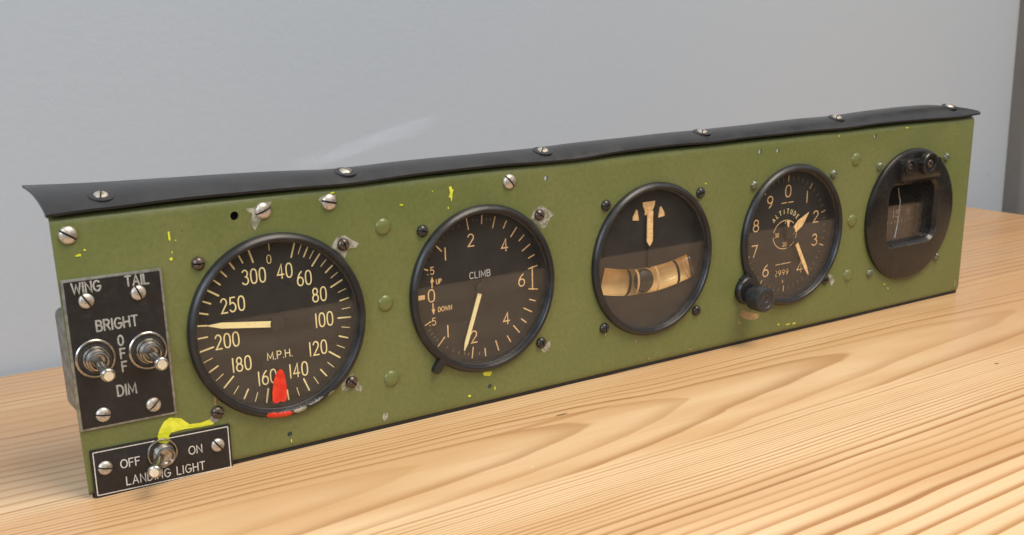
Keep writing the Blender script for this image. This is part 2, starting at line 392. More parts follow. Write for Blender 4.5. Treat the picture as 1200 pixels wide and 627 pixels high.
for k in range(70):
    x, z = random.uniform(10, 565), random.uniform(4, 113)
    if z > 30 and z < 92 and any(abs(x - c[0]) < 46 for c in CEN.values()): continue
    blob(bm, x, z, random.uniform(.08, .28), random.uniform(.08, .28), -.015 - .01 * random.random(), random.choice((1, 3, 4, 4)), th=.01, n=7)
face = obj('face_plate', bm, ['green', 'chip', 'yellow', 'tan', 'grime'], root, R0(0, 0, 0), ang=30)

# dark strip added under the sheet to paint its contact shadow line
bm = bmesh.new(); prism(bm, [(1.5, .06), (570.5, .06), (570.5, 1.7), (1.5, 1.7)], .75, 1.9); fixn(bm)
obj('contact_shade_strip', bm, 'shieldlip', root, R0(0, 0, 0), smooth=False)
# ------------------------------------------------------------------ glare shield
def shield_pt(x, s):
    """s 0..1 from the front lip to the rear edge"""
    # rear edge: deep at the left end, narrow along the rest, cut off towards the right corner
    yb = 34.8 if x <= 0 else 34.8 + (14 - 34.8) * min(1, x / 120) ** .75
    if x > 530: yb = 14 * (1 - ((x - 530) / 48) ** 2.0)
    zt = 122.9 if x < 250 else 122.9 + (x - 250) / 300 * 2.2
    if x < 120: zt = 125.4 - 2.5 * x / 120
    if x > 530: zt = 124.95 - 5.4 * max(0, (x - 530) / 45) ** 2.4
    wav = -.55 * sum(math.exp(-((x - a) / 18) ** 2) for a in SCX) + .35 * sin(x / 37.) + .2 * sin(x / 13. + 1)
    a = s * (pi / 2)
    y = -1.6 + (yb + 1.6) * s
    base = 118.9 - .75 * sum(math.exp(-((x - a) / 20) ** 2) for a in SCX) + .35 * sin(x / 61. + 2) + .25 * sin(x / 23.) + (-.7 * math.exp(-((x - 255) / 14) ** 2))
    if x < 16: base -= .9 * (1 - x / 16.)
    z = base + (zt - base + .6 * wav) * (1 - (1 - s) ** 2.6)
    return y, z
SCX = (22.0, 128.2, 235.2, 341.5, 448.5, 553)
bm = bmesh.new(); NX, NS = 180, 16
top, bot = [], []
for i in range(NX + 1):
    x = -1.2 + (574.8 + 1.2) * i / NX
    rt, rb = [], []
    for j in range(NS + 1):
        y, z = shield_pt(x, (j / NS) ** 1.6)
        rt.append(bm.verts.new((x, y, z))); rb.append(bm.verts.new((x, y + (.35 if j < 3 else 0.1), z - 1.1)))
    top.append(rt); bot.append(rb)
for i in range(NX):
    for j in range(NS):
        bm.faces.new((top[i][j], top[i + 1][j], top[i + 1][j + 1], top[i][j + 1]))
        f = bm.faces.new((bot[i][j], bot[i][j + 1], bot[i + 1][j + 1], bot[i + 1][j])); f.material_index = 1
    f = bm.faces.new((top[i][0], bot[i][0], bot[i + 1][0], top[i + 1][0])); f.material_index = 1
    bm.faces.new((top[i][NS], top[i + 1][NS], bot[i + 1][NS], bot[i][NS]))
for e in (0, NX):
    for j in range(NS): bm.faces.new((top[e][j], top[e][j + 1], bot[e][j + 1], bot[e][j]))
fixn(bm)
shield = obj('glare_shield', bm, ['shield', 'shieldlip'], root, R0(0, 0, 0), ang=50)
# packing strip between shield and flange so that no light shows through
bm = bmesh.new(); prism(bm, [(2, H_ + .05), (568, H_ + .05), (568, H_ + 1.5), (2, H_ + 1.5)], 2.6, 6.9)
obj('packing_strip', bm, 'shieldlip', root, R0(0, 0, 0), smooth=False)
bm = bmesh.new(); prism(bm, rrect(73.3, 107.5, 9, 11, 1), 2.6, 3.4); fixn(bm); obj('hole_backing', bm, 'dark', root, R0(0, 0, 0), smooth=False)  # dark backing added so the bright wall does not show through the hole

# ------------------------------------------------------------------ screws and rivets
def screw_bm(r, h, slot=.22, base=.0, seg=28, dome=True):
    """round head with a real slot, axis along -y, seated at y = 0"""
    out = bmesh.new(); prof = [(r, 0.1), (r, -.12 * h)]
    for k in range(1, 7):
        a = k / 6 * pi / 2
        prof.append((max(.02, r * cos(a)) if k < 6 else .02, -.12 * h - .88 * h * sin(a)))
    sw = slot * r
    for sgn in (1, -1):
        b = bmesh.new(); lathe(b, prof, seg=seg)
        g = b.verts[:] + b.edges[:] + b.faces[:]
        res = bmesh.ops.bisect_plane(b, geom=g, plane_co=(0, 0, sgn * sw), plane_no=(0, 0, sgn), clear_inner=True)
        es = [e for e in b.edges if e.is_boundary]
        bmesh.ops.holes_fill(b, edges=es, sides=0)
        me = bpy.data.meshes.new('t'); b.to_mesh(me); b.free(); out.from_mesh(me); bpy.data.meshes.remove(me)
    fixn(out)
    lathe(out, [(r * .97, .05), (r * .97, -h * .34)], seg=seg, mi=1)
    return out
def put_screw(src, x, y, z, rot=None, name=None, parent=root, off=ROOT0, label=None):
    o = src.copy(); COL.objects.link(o); o.parent = parent
    o.location = Vector((x - off[0], y - off[1], z - off[2])) * S
    o.rotation_euler = (0, random.uniform(0, pi) if rot is None else radians(rot), 0)
    if label: o['label'] = label
    return o
def proto(name, r, h, m, slot=.12):
    me_o = obj(name, screw_bm(r, h, slot), [m, 'slot'], ang=40)
    return me_o
def place(protoobj, items, parent=root, off=ROOT0):
    first = True
    for it in items:
        x, y, z, rot, lab = it
        if first:
            protoobj.parent = parent; protoobj.location = Vector((x - off[0], y - off[1], z - off[2])) * S
            protoobj.rotation_euler = (0, radians(rot) if rot is not None else random.uniform(0, pi), 0)
            if lab: protoobj['label'] = lab
            first = False
        else: put_screw(protoobj, x, y, z, rot, parent=parent, off=off, label=lab)
place(proto('panel_screw', 3.6, 2.0, 'steel'), [(6.0, 0, 109.3, 35, 'bright steel screw in the top left corner'), (85.8, 0, 109.8, -20, 'bright steel screw ringed by chipped paint'), (116.4, 0, 110.2, 15, 'bright steel screw above the first gauge'), (211.0, 0, 109.8, 50, 'bright steel screw above the second gauge')])
place(proto('mounting_screw', 2.9, 2.3, 'brownscrew', .10), [(55.7, 0, 91.3, 0, 'browned gauge mounting screw'), (121.7, 0, 90.7, 70, 'dark screw on a bare metal patch'), (228.2, 0, 91.8, 30, None), (57.0, 0, 25.8, 20, None), (121.2, 0, 26.8, 40, None)])
place(proto('mounting_screw', 2.9, 2.4, 'blackscrew', .07), [(162.1, 0, 91.9, 20, None), (228.0, 0, 26.4, 60, None), (269.8, 0, 91.9, None, None), (334.8, 0, 91.7, None, None), (268.8, 0, 27.1, None, None), (334.0, 0, 26.2, None, None), (438.5, 0, 28.4, None, None)])
place(proto('mounting_screw', 2.7, 2.3, 'greenscrew', .10), [(375.3, 0, 91.8, None, None), (440.2, 0, 91.8, None, None), (481.2, 0, 92.6, None, None), (545.2, 0, 92.7, None, None), (479.0, 0, 26.9, None, None), (544.1, 0, 28.4, None, None)])
bm = bmesh.new()
lathe(bm, [(3.9, .1), (3.8, -.25), (3.3, -.75), (2.4, -1.15), (1.2, -1.35), (.03, -1.4)], seg=28)
riv = obj('filled_rivet', bm, 'gloss_green', ang=60)
place(riv, [(142.0, 0, 96.2, 0, None), (141.1, 0, 60.8, 0, None), (141.9, 0, 24.3, 0, None), (459.7, 0, 98.6, 0, None), (459.7, 0, 61.8, 0, None), (459.2, 0, 28.1, 0, None)])
# screws along the glare shield, each on a flat washer, following the slope
def shield_y(x, yy):
    best = min(((abs(shield_pt(x, k / 200)[0] - yy), k / 200) for k in range(201)))[1]
    y, z = shield_pt(x, best); y2, z2 = shield_pt(x, min(1, best + .02)); y1, z1 = shield_pt(x, max(0, best - .02))
    return y, z, atan2(z2 - z1, y2 - y1)
bm = screw_bm(2.9, 1.4, .12); lathe(bm, [(5.0, .3), (5.0, -.1), (4.5, -.3), (3.1, -.3)], seg=28, caps=False, mi=2)
src = None
for i, x in enumerate(SCX):
    y, z, sl = shield_y(x, (6.5, 6, 6, 7, 7, 6)[i])
    if src is None: o = src = obj('shield_screw', bm, ['steel', 'slot', 'shield'], ang=40)
    else: o = src.copy(); COL.objects.link(o)
    o.parent = root; o.location = Vector(R0(x, y, z + .15)) * S
    o.rotation_euler = (-(pi / 2) + sl, 0, 0)
    # head points along the surface normal (screw axis is -y)
    o.rotation_euler = Matrix.Rotation(sl, 3, 'X').to_4x4().to_3x3() @ Matrix.Rotation(-pi / 2, 3, 'X') @ Matrix.Rotation(random.uniform(0, 3), 3, 'Y') and (Matrix.Rotation(sl, 3, 'X') @ Matrix.Rotation(-pi / 2, 3, 'X') @ Matrix.Rotation(random.uniform(0, 3), 3, 'Y')).to_euler()

# ------------------------------------------------------------------ gauges
def gauge_body(name, key, label, prof, R=41.2, extra=None):
    cx, cz = CEN[key]; bm = bmesh.new()
    lathe(bm, prof, closed=False, caps=False, seg=128)
    # instrument case behind the panel
    lathe(bm, [(38.4, 1.4), (38.4, 22), (37, 24), (37, 46), (35, 48), (.1, 48)], seg=64, mi=1, caps=False)
    if extra: extra(bm)
    fixn(bm)
    o = obj(name, bm, ['bezel', 'case', 'knob'], root, R0(cx, 0, cz), ang=32, label=label)
    return o
PROF = [(41.2, .0), (41.3, -.9), (41.0, -1.9), (40.2, -2.9), (39.2, -3.4), (38.4, -3.3), (37.9, -2.7), (37.7, -1.6), (37.5, -.9), (37.0, -.6), (36.9, 4.6)]
def dial(name, parent, y, cutters=None, m='dial'):
    bm = bmesh.new(); lathe(bm, [(38, y + 1.2), (38, y)], seg=96)
    if cutters: bm = bm_bool(bm, cutters)
    fixn(bm); return obj(name, bm, m, parent, ang=30)
def glass(parent):
    bm = bmesh.new(); lathe(bm, [(37.45, .3), (37.45, -.85)], seg=96); fixn(bm)
    return obj('glass', bm, 'glass', parent, ang=30)
def hand(bm, p0, p1, w0, w1, y, tip=4, mi=0, th=.5):
    """flat tapering hand from p0 to p1 ending in a point"""
    a = Vector(p0); b = Vector(p1); d = (b - a).normalized(); n = Vector((-d.y, d.x)); m_ = b - d * tip
    pts = [a + n * w0 / 2, m_ + n * w1 / 2, b + n * .15, b - n * .15, m_ - n * w1 / 2, a - n * w0 / 2]
    prism(bm, [(p.x, p.y) for p in pts], y, y + th, mi, bev=0)

# --- airspeed indicator
g = gauge_body('airspeed_indicator', 'asi', 'largest looking gauge, miles per hour dial marked 0 to 300 with a red paint dab', PROF)
YD = 3.6; OZ = .6
dial('dial_face', g, YD)
bm = bmesh.new(); YM = YD - .03
maj = [(40, 18.6), (60, 39.5), (80, 66), (100, 95), (120, 126), (140, 159), (160, 192.5), (180, 227), (200, 259)]
for v, a in maj: tick(bm, a, 29.8, 36.0, .75, YM, c=(0, OZ))
for (v, a), (v2, b) in zip(maj, maj[1:]):
    for k in (1, 2, 3):
        tick(bm, a + (b - a) * k / 4, 31.6 if k == 2 else 32.0, 36.0, .7 if k == 2 else .38, YM, c=(0, OZ))
for v, a in ((210, 268.5), (220, 277.5), (230, 286.5), (240, 295), (260, 311.5), (270, 319.5), (280, 328), (290, 336.2)): tick(bm, a, 31.4, 35.4, .7, YM, c=(0, OZ))
for a in (303.3, 344.2): tick(bm, a, 29.5, 35.6, .8, YM, c=(0, OZ))
tick(bm, 359.5, 32.6, 35.4, .4, YM, c=(0, OZ))
obj('scale_ticks', bm, 'cream', g, ang=80)
bm = bmesh.new()
for s, x, z in (('300', -8.3, 22.9), ('250', -18.9, 12.0), ('40', 5.9, 23.2), ('60', 14.8, 18.7), ('80', 21.4, 10.3), ('100', 22.8, -1.5), ('120', 18.8, -14.1), ('140', 8.6, -22.5), ('160', -6.4, -23.1), ('180', -17.5, -14.8), ('200', -22.9, -3.3)):
    text(bm, s, 6.2, .62, x, z, YM, track=.2, ws=.86)
text(bm, '0', 3.6, .38, -.8, 29.3, YM)
obj('numerals', bm, 'cream', g, ang=80)
bm = bmesh.new(); text(bm, 'M.P.H.', 3.3, .42, .3, -13.8, YM, track=.27, ws=1.15)
obj('lettering', bm, 'cream', g, ang=80)
bm = bmesh.new(); hand(bm, (-3.0, .9), (-31.2, 4.9), 2.7, 2.5, YD - 1.6, tip=6)
ptr = obj('pointer', bm, 'cream', g, smooth=False)
bm = bmesh.new(); hand(bm, (7, -.4), (-3.1, .95), 2.4, 2.7, YD - 1.62, tip=.2); lathe(bm, [(3.4, YD - .1), (3.4, YD - 1.9), (2.6, YD - 2.1), (.05, YD - 2.1)], (0, 0, OZ), 32, caps=False)
obj('hub', bm, 'dial', g, ang=40)
glass(g)
bm = bmesh.new(); cx, cz = CEN['asi']
rg = [(82.0,26.0),(82.3,30.0),(83.2,34.5),(84.4,37.6),(85.6,39.3),(86.8,39.8),(88.0,39.0),(88.7,37.0),(89.0,34.0),(89.2,31.0),(88.9,27.6),(88.4,24.9),(87.1,24.4),(85.6,25.2),(84.0,24.3),(82.6,24.9)]
poly(bm, [(x - cx, z - cz) for x, z in rg], -.93, 0, .18)
obj('red_mark', bm, 'red', g, ang=60, label='red paint dab across the bottom of the dial')
bm = bmesh.new()
# paint that ran over the bezel follows its section
def onbez(a, t):
    k = t * (len(PROF) - 5); i = min(int(k), len(PROF) - 6); f = k - i
    r = PROF[i][0] * (1 - f) + PROF[i + 1][0] * f; y = PROF[i][1] * (1 - f) + PROF[i + 1][1] * f
    return Vector(((r + .08) * sin(radians(a)) , y - .10, (r + .08) * cos(radians(a))))
def bezpatch(bm, a0, a1, t0, t1, mi, seed):
    rr = random.Random(seed); n = 16; grid = []
    for i in range(n + 1):
        u = i / n; e = rr.uniform(-.10, .10); env = sin(pi * u) ** .5
        lo = t0 + (1 - env) * (t1 - t0) * .45 + e * .6; hi = t1 - (1 - env) * (t1 - t0) * .45 + e * .6
        grid.append([bm.verts.new(onbez(a0 + (a1 - a0) * u, max(0, min(1, lo + (hi - lo) * j / 6)))) for j in range(7)])
    for i in range(n):
        for j in range(6):
            f = bm.faces.new((grid[i][j], grid[i + 1][j], grid[i + 1][j + 1], grid[i][j + 1])); f.material_index = mi
bezpatch(bm, 196, 178, .25, 1.0, 0, 3); bezpatch(bm, 177.5, 168, .45, .98, 1, 5); bezpatch(bm, 152, 146, .35, .7, 2, 8); bezpatch(bm, 166, 155, .7, .98, 2, 9)
fixn(bm)
obj('bezel_paint', bm, ['red', M['chip'], M['rim']], g, ang=60, label='red and bare metal marks on the lower rim')

# --- climb indicator
def lever(bm):
    a = radians(220)
    d = Vector((sin(a), cos(a))); n = Vector((-d.y, d.x))
    for r0, r1, w in ((38, 45.6, 4.6),):
        p = [d * r0 + n * w / 2, d * r1 + n * w / 2 * .85] + [d * r1 + (n * cos(t) + d * sin(t)) * w / 2 * .85 for t in (.5, 1, 1.57, 2.1, 2.6)] + [d * r1 - n * w / 2 * .85, d * r0 - n * w / 2]
        prism(bm, [(q.x, q.y) for q in p], -3.0, .3, 0)
g = gauge_body('climb_indicator', 'climb', 'rate of climb gauge marked up and down with one orange pointer', PROF, extra=lever)
YD = 4.2; YM = YD - .03
dial('dial_face', g, YD)
bm = bmesh.new()
for a, lo in ((-9.8, 1), (4.5, 0), (17, 1), (28.5, 0), (40, 1), (50, 0), (60, 1), (70, 0), (79.8, 1), (99.6, 1), (109.5, 0), (119, 1), (129, 0), (139, 1), (150, 0), (163, 1), (176, 0), (189, 1), (224, 1)):
    tick(bm, a, 29.8 if lo else 31.4, 35.2, .62, YM)
tick(bm, 315.5, 29.2, 33.0, .62, YM); tick(bm, 294, 31.0, 33.0, .6, YM); tick(bm, 246, 30.6, 34.0, .6, YM)
ribbon(bm, [(31.6, 6.1), (31.6, -5.6)], .75, YM - .005)
ribbon(bm, [(-35.0, 0), (-30.6, 0)], 2.2, YM, cap=False)
for a in (232, 236, 240, 228.5, 193, 197, 203, 209, 216, 150 + 32): tick(bm, a, 32.6, 33.8, .4, YM, mi=1)
for a in (-4, 0, 9, 13, 300, 305, 310, 320, 325, 330, 336, 342): tick(bm, a, 33.0, 34.0, .3, YM, mi=1)
obj('scale_ticks', bm, ['orange', 'dimlume'], g, ang=80)
bm = bmesh.new()
for s, x, z, h in (('2', -4.0, 24.0, 5.8), ('1', -18.4, 19.2, 5.8), ('5', -26.0, 12.1, 3.4), ('4', 15.4, 19.1, 5.8), ('6', 25.0, .1, 6.0), ('4', 15.4, -18.0, 5.8), ('2', -4.0, -24.2, 5.8), ('1', -18.7, -18.8, 5.8), ('5', -26.2, -12.7, 3.4), ('0', -27.0, .1, 5.8)):
    text(bm, s, h, .62 if h > 4 else .45, x, z, YM, ws=1.15)
for z in (11, -13.9): ribbon(bm, [(-28.6, z - .4), (-28.4, z - .4)], .5, YM)
obj('numerals', bm, 'orange', g, ang=80)
bm = bmesh.new()
text(bm, 'CLIMB', 3.1, .42, .6, 6.7, YM, track=.3, ws=1.15)
obj('name_lettering', bm, 'white', g, ang=80)
bm = bmesh.new()
text(bm, 'UP', 2.2, .38, -22.6, 6.5, YM, track=.25); text(bm, 'DOWN', 2.2, .38, -19.8, -7.2, YM, track=.25)
for s_ in (1, -1):
    ribbon(bm, [(-26.4, s_ * 4.0), (-26.3, s_ * 7.2)], .7, YM)
    poly(bm, [(-27.3, s_ * 6.6), (-26.2, s_ * 9.4), (-25.3, s_ * 6.6)], YM - .02, 0, .03)
obj('arrow_lettering', bm, 'orange', g, ang=80)
bm = bmesh.new(); hand(bm, (-.6, -2.6), (-10.6, -29.9), 2.2, 2.0, YD - 1.5, tip=4)
obj('pointer', bm, 'cream', g, smooth=False)
bm = bmesh.new(); hand(bm, (2.2, 5.4), (-.55, -2.5), 1.8, 2.2, YD - 1.52, tip=.2); lathe(bm, [(2.6, YD - .1), (2.6, YD - 1.9), (2.0, YD - 2.0), (.05, YD - 2.0)], seg=32, caps=False)
obj('hub', bm, 'dial', g, ang=40)
glass(g)

# --- turn and bank indicator
g = gauge_body('turn_indicator', 'turn', 'turn and bank gauge with a curved liquid tube and an upright needle', PROF)
YD = 4.0; YM = YD - .03
RT, CZT = 118., 105.8                   # the tube bends along a circle centred high above
def tube_sec(bm, a0, a1, r, ry, y, mi=0, n=30, seg=20, t0=0, t1=2 * pi, cap=True, zc=CZT):
    rows = []
    for i in range(n + 1):
        a = a0 + (a1 - a0) * i / n
        row = []
        full = abs(t1 - t0 - 2 * pi) < 1e-6
        for k in range(seg if full else seg + 1):
            t = t0 + (t1 - t0) * k / seg
            rr = RT + r * cos(t)
            row.append(bm.verts.new((rr * sin(a), y + ry * sin(t), zc - rr * cos(a))))
        rows.append(row)
    m = len(rows[0])
    for a, b in zip(rows, rows[1:]):
        for k in range(m if full else m - 1):
            f = bm.faces.new((a[k], a[(k + 1) % m], b[(k + 1) % m], b[k])); f.material_index = mi
    if cap:
        for row in (rows[0], rows[-1]):
            f = bm.faces.new(row); f.material_index = mi
    return rows
AT = .262
c = bmesh.new(); tube_sec(c, -AT - .004, AT + .004, 7.3, 7.3, YD + .5)
dial('dial_face', g, YD, [c])
bm = bmesh.new(); tube_sec(bm, -AT, AT, 7.5, 6.5, YD + .8, t0=0, t1=pi, cap=False)
for e in (-AT, AT):
    vs = [bm.verts.new(((RT + 7.5 * cos(t)) * sin(e), YD + .8 + 6.5 * sin(t), CZT - (RT + 7.5 * cos(t)) * cos(e))) for t in [pi * k / 12 for k in range(13)]]
    bm.faces.new(vs)
obj('tube_backing', bm, 'amber', g, ang=50, label='amber backing of the curved liquid tube')
bm = bmesh.new(); tube_sec(bm, -AT, AT, 6.7, 3.6, YD + .4); fixn(bm)
tg = obj('liquid_tube', bm, 'tube', g, ang=60)
bm = bmesh.new()
bm.free()
def wire(name, a0, a1, m):
    b = bmesh.new(); tube_sec(b, a0, a1, 7.0, 4.0, YD + .4, n=3, t0=pi * 1.02, t1=pi * 1.98, cap=False); bmesh.ops.solidify(b, geom=b.faces[:], thickness=.25); fixn(b); obj(name, b, m, g, ang=50)
wire('tube_wire', -.133, -.117, 'case'); wire('tube_wire', .157, .173, 'case'); wire('centre_wire', -.082, -.070, 'amber'); wire('centre_wire', .038, .048, 'amber')
bm = bmesh.new(); bmesh.ops.create_uvsphere(bm, u_segments=32, v_segments=20, radius=6.6)
for v in bm.verts: v.co = Vector((v.co.x * .95 - 1.9, v.co.y * .56 + YD + .9, v.co.z + CZT - RT + .1))
obj('inclinometer_ball', bm, 'case', g, ang=80)
bm = bmesh.new()
prism(bm, [(-4.3, 30.6), (4.3, 30.6), (4.0, 28.6), (2.5, 25.6), (2.7, 23.6), (-2.7, 23.6), (-2.5, 25.6), (-4.0, 28.6)], YM - .5, YM)
for s_ in (1, -1):
    prism(bm, [(s_ * 6.8, 21.3), (s_ * 11.0, 21.8), (s_ * 10.8, 23.6), (s_ * 8.6, 27.2), (s_ * 7.8, 26.6)][::s_], YM - .5, YM)
fixn(bm); obj('turn_marks', bm, 'orange', g, smooth=False)
bm = bmesh.new(); prism(bm, [(-2.1, 25.4), (2.1, 25.4), (1.9, 22.5), (2.0, 9.6), (0.2, 7.0), (-.2, 7.0), (-2.0, 9.6), (-1.9, 22.5)], YD - 1.7, YD - 1.2); fixn(bm)
obj('pointer', bm, 'orange', g, smooth=False)
bm = bmesh.new(); prism(bm, [(-.7, 7.1), (.7, 7.1), (1.1, -4.9), (-1.1, -4.9)], YD - 1.6, YD - 1.1); fixn(bm)
obj('pointer_stem', bm, 'dial', g, smooth=False)
glass(g)

# --- altimeter
KX, KZ = 373.4 - CEN['alt'][0], 28.6 - CEN['alt'][1]
def knoblug(bm):
    a = Vector((KX - 2.0, KZ + 3.8)); 
    lathe(bm, [(8.0, .2), (8.2, -1.2), (7.8, -2.9), (7.0, -3.7), (.1, -3.8)], (a.x, 0, a.y), 40, caps=False)
    d = -a.normalized(); n = Vector((-d.y, d.x))
    prism(bm, [((a + n * 8.6).x, (a + n * 8.6).y), ((a - n * 8.6).x, (a - n * 8.6).y), ((a - n * 8 + d * 9).x, (a - n * 8 + d * 9).y), ((a + n * 8 + d * 9).x, (a + n * 8 + d * 9).y)], -2.7, .1)
g = gauge_body('altimeter', 'alt', 'altitude gauge numbered 0 to 9 with a setting knob at its lower left', PROF, extra=knoblug)
YD = 4.4; YM = YD - .03
c1 = bmesh.new(); prism(c1, rrect(-.9, -23.0, 13.0, 4.8, .6), YD - 2, YD + 3)
dial('dial_face', g, YD, [c1])
bm = bmesh.new()
for i in range(50):
    a = i * 7.2
    if i % 5: tick(bm, a, 31.4, 33.8, .32, YM)
obj('fine_ticks', bm, 'dimlume', g, ang=80)
bm = bmesh.new()
for i in range(10):
    if i in (4,): continue
    tick(bm, i * 36, 30.9, 34.2, .5, YM)
for x0 in (-4.6, .8): ribbon(bm, [(x0, 18.6), (x0 + 3.9, 18.7)], .45, YM)
for x0 in (-7.5, -2.8, 1.5): ribbon(bm, [(x0, -17.4), (x0 + 3.6, -17.3)], .38, YM)
for a0, a1 in ((-75, 45), (60, 150), (170, 262)):
    ribbon(bm, [(-.9 + 8.4 * sin(radians(a0 + (a1 - a0) * k / 16)) * 1.15, 8.4 * cos(radians(a0 + (a1 - a0) * k / 16))) for k in range(17)], .42, YM)
ribbon(bm, [(-.9, 8), (-.9, 5.8)], .5, YM)
ribbon(bm, [(-.9, -27.4), (-.9, -28.8)], .45, YM)
obj('scale_ticks', bm, 'orange', g, ang=80)
bm = bmesh.new()
for s, x, z in (('0', .1, 25.3), ('1', 16.2, 20.2), ('2', 24.5, 7.7), ('3', 24.6, -6.3), ('4', 13.2, -21.3), ('6', -15.6, -19.7), ('7', -25.3, -6.9), ('8', -24.9, 7.9), ('9', -14.4, 20.4)):
    text(bm, s, 6.6, .62, x, z, YM, ws=1.3)
text(bm, '30', 2.2, .34, -7.6, .2, YM, ws=1.1); text(bm, '20', 2.2, .34, -.9, -5.9, YM, ws=1.1); text(bm, '10', 2.2, .3, 6.0, .4, YM, ws=1.1)
obj('numerals', bm, 'orange', g, ang=80)
bm = bmesh.new(); s = 'ALTITUDE'
for k, ch in enumerate(s):
    a = -46 + 92 * k / 7.
    text(bm, ch, 2.5, .36, -.9 + 13.6 * sin(radians(a)), 13.6 * cos(radians(a)), YM, rot=-a, ws=1.0)
obj('lettering', bm, 'cream', g, ang=80)
bm = bmesh.new(); prism(bm, rrect(-.9, -23.0, 14, 5.6, .3), YD + 1.25, YD + 2)
text(bm, '2999', 3.2, .42, -.9, -23.0, YD + 1.2, track=.35, ws=1.25, mi=1)
obj('pressure_window', bm, ['dark', 'orange'], g, ang=80, label='small window reading 2999')
bm = bmesh.new()
prism(bm, [(4.2, 3.6), (8.0, 7.3), (16.9, 11.3), (12.0, 4.0), (6.6, .6)][::-1], YD - 1.6, YD - 1.2); fixn(bm)
obj('thousand_foot_hand', bm, 'orange', g, smooth=False)
bm = bmesh.new(); hand(bm, (7.2, -6.0), (18.6, -26.4), 2.3, 2.3, YD - 2.2, tip=5)
obj('hundred_foot_hand', bm, 'orange', g, smooth=False)
bm = bmesh.new(); prism(bm, [(-1.0, 8.0), (2.0, 8.0), (1.4, 6.8), (1.0, 2.6), (0.0, 2.6), (-.2, 6.8)][::-1], YD - 1.0, YD - .7); fixn(bm)
obj('ten_thousand_foot_hand', bm, 'orange', g, smooth=False)
bm = bmesh.new(); hand(bm, (-3.4, 6.2), (7.3, -6.1), 2.0, 2.3, YD - 2.22, tip=.2); hand(bm, (-2, -2), (5.4, 3.0), 2.0, 2.6, YD - 1.62, tip=.2); lathe(bm, [(2.4, YD - .1), (2.4, YD - 2.5), (.05, YD - 2.5)], seg=32, caps=False)
obj('hub', bm, 'dial', g, ang=40)
glass(g)
bm = bmesh.new()
prof = [(5.6, -3.7), (5.6, -5.2), (6.9, -5.6), (7.2, -6.4), (7.2, -14.2), (6.9, -15.0), (6.2, -15.4), (4.8, -15.4), (4.2, -14.9), (1.8, -14.7), (1.5, -14.3), (.05, -14.3)]
rings = lathe(bm, prof, seg=72, caps=False)
for ring in rings[2:6]:
    for k, v in enumerate(ring):
        f = 1 - .022 * (k % 3 == 0); v.co.x *= f; v.co.z *= f
fixn(bm)
obj('setting_knob', bm, 'knob', g, loc=(KX, 0, KZ), ang=35)

# --- compass
cx, cz = CEN['comp']
bm = bmesh.new(); lathe(bm, [(41.2, .2), (41.4, -1.0), (41.1, -2.1), (40.2, -2.9), (39.0, -3.2), (.2, -3.2)], seg=128, caps=False)
# close into a solid for the cut
bm.free(); bm = bmesh.new(); lathe(bm, [(41.2, 10), (41.2, .2), (41.4, -1.0), (41.1, -2.1), (40.2, -2.9), (39.0, -3.2)], seg=128)
def wincut(y0, y1, o0, o1, r0):
    c = bmesh.new(); a = rrect(.4, 1.3, 44.5 + 2 * o0, 36.6 + 2 * o0, r0 + o0, n=8); b = rrect(.4, 1.3, 44.5 + 2 * o1, 36.6 + 2 * o1, r0 + o1, n=8)
    va = [c.verts.new((x, y0, z)) for x, z in a]; vb = [c.verts.new((x, y1, z)) for x, z in b]; n = len(a)
    c.faces.new(va); c.faces.new(vb[::-1])
    for k in range(n): c.faces.new((va[(k + 1) % n], va[k], vb[k], vb[(k + 1) % n]))
    return c
bm = bm_bool(bm, [wincut(-5, 14, 0, 0, 6.5), wincut(-3.6, -1.0, 2.1, -.05, 6.5)])
# trim the hidden back to sit in the panel hole
for v in bm.verts:
    r = hypot(v.co.x, v.co.z)
    if v.co.y > 5 and r > 38.5: v.co.x *= 38.4 / r; v.co.z *= 38.4 / r
lathe(bm, [(38.4, 10), (38.4, 52), (36, 55), (.1, 55)], seg=64, mi=1, caps=False)
g = obj('magnetic_compass', bm, ['compass', 'case'], root, R0(cx, 0, cz), ang=32, label='black compass with a rectangular window, at the right end of the panel')
bm = bmesh.new()
# drum shaped card
rows = []
for i in range(41):
    a = radians(-100 + 200 * i / 40)
    rows.append([bm.verts.new((27 * sin(a) * 1.35, 34 - 27 * cos(a), z)) for z in (-20, 5.4)])
for a, b in zip(rows, rows[1:]): bm.faces.new((a[0], b[0], b[1], a[1]))
obj('compass_card', bm, 'card', g, ang=60)
bm = bmesh.new()
def drum(bm, s, h, w, a0, z):
    t = bmesh.new(); text(t, s, h, w, 0, z, -.05, track=.25, ws=1.2)
    for v in t.verts:
        a = radians(a0) + v.co.x / 27.; v.co = Vector(((27 - v.co.y) * sin(a) * 1.35, 34 - (27 - v.co.y) * cos(a), v.co.z))
    me = bpy.data.meshes.new('t'); t.to_mesh(me); t.free(); bm.from_mesh(me); bpy.data.meshes.remove(me)
drum(bm, '15', 4.2, .5, -4, -.2); drum(bm, 'N', 4.2, .5, 17, -.2)
for k in range(-4, 8): drum(bm, '1', 1.6, .3, k * 5, -5.4)
obj('card_lettering', bm, 'cardink', g, ang=80)
bm = bmesh.new(); pts = [(-14.2, 17.5), (-12.4, 11.2), (-11.3, 9.5), (-11.6, 2), (-12.6, -7), (-14.0, -14)]
ribbon(bm, [(x + 4.5, z) for x, z in pts], .6, 1.6, hgt=.5); obj('lubber_line', bm, 'rim', g, ang=80)
bm = bmesh.new(); prism(bm, rrect(.4, 1.3, 45.4, 37.4, 6.5), 2.6, 3.8); fixn(bm); obj('glass', bm, 'glass', g, ang=30)
bm = bmesh.new()
lip = rrect(.4, 1.3, 44.5 + 3.9, 36.6 + 3.9, 8.4, n=8)
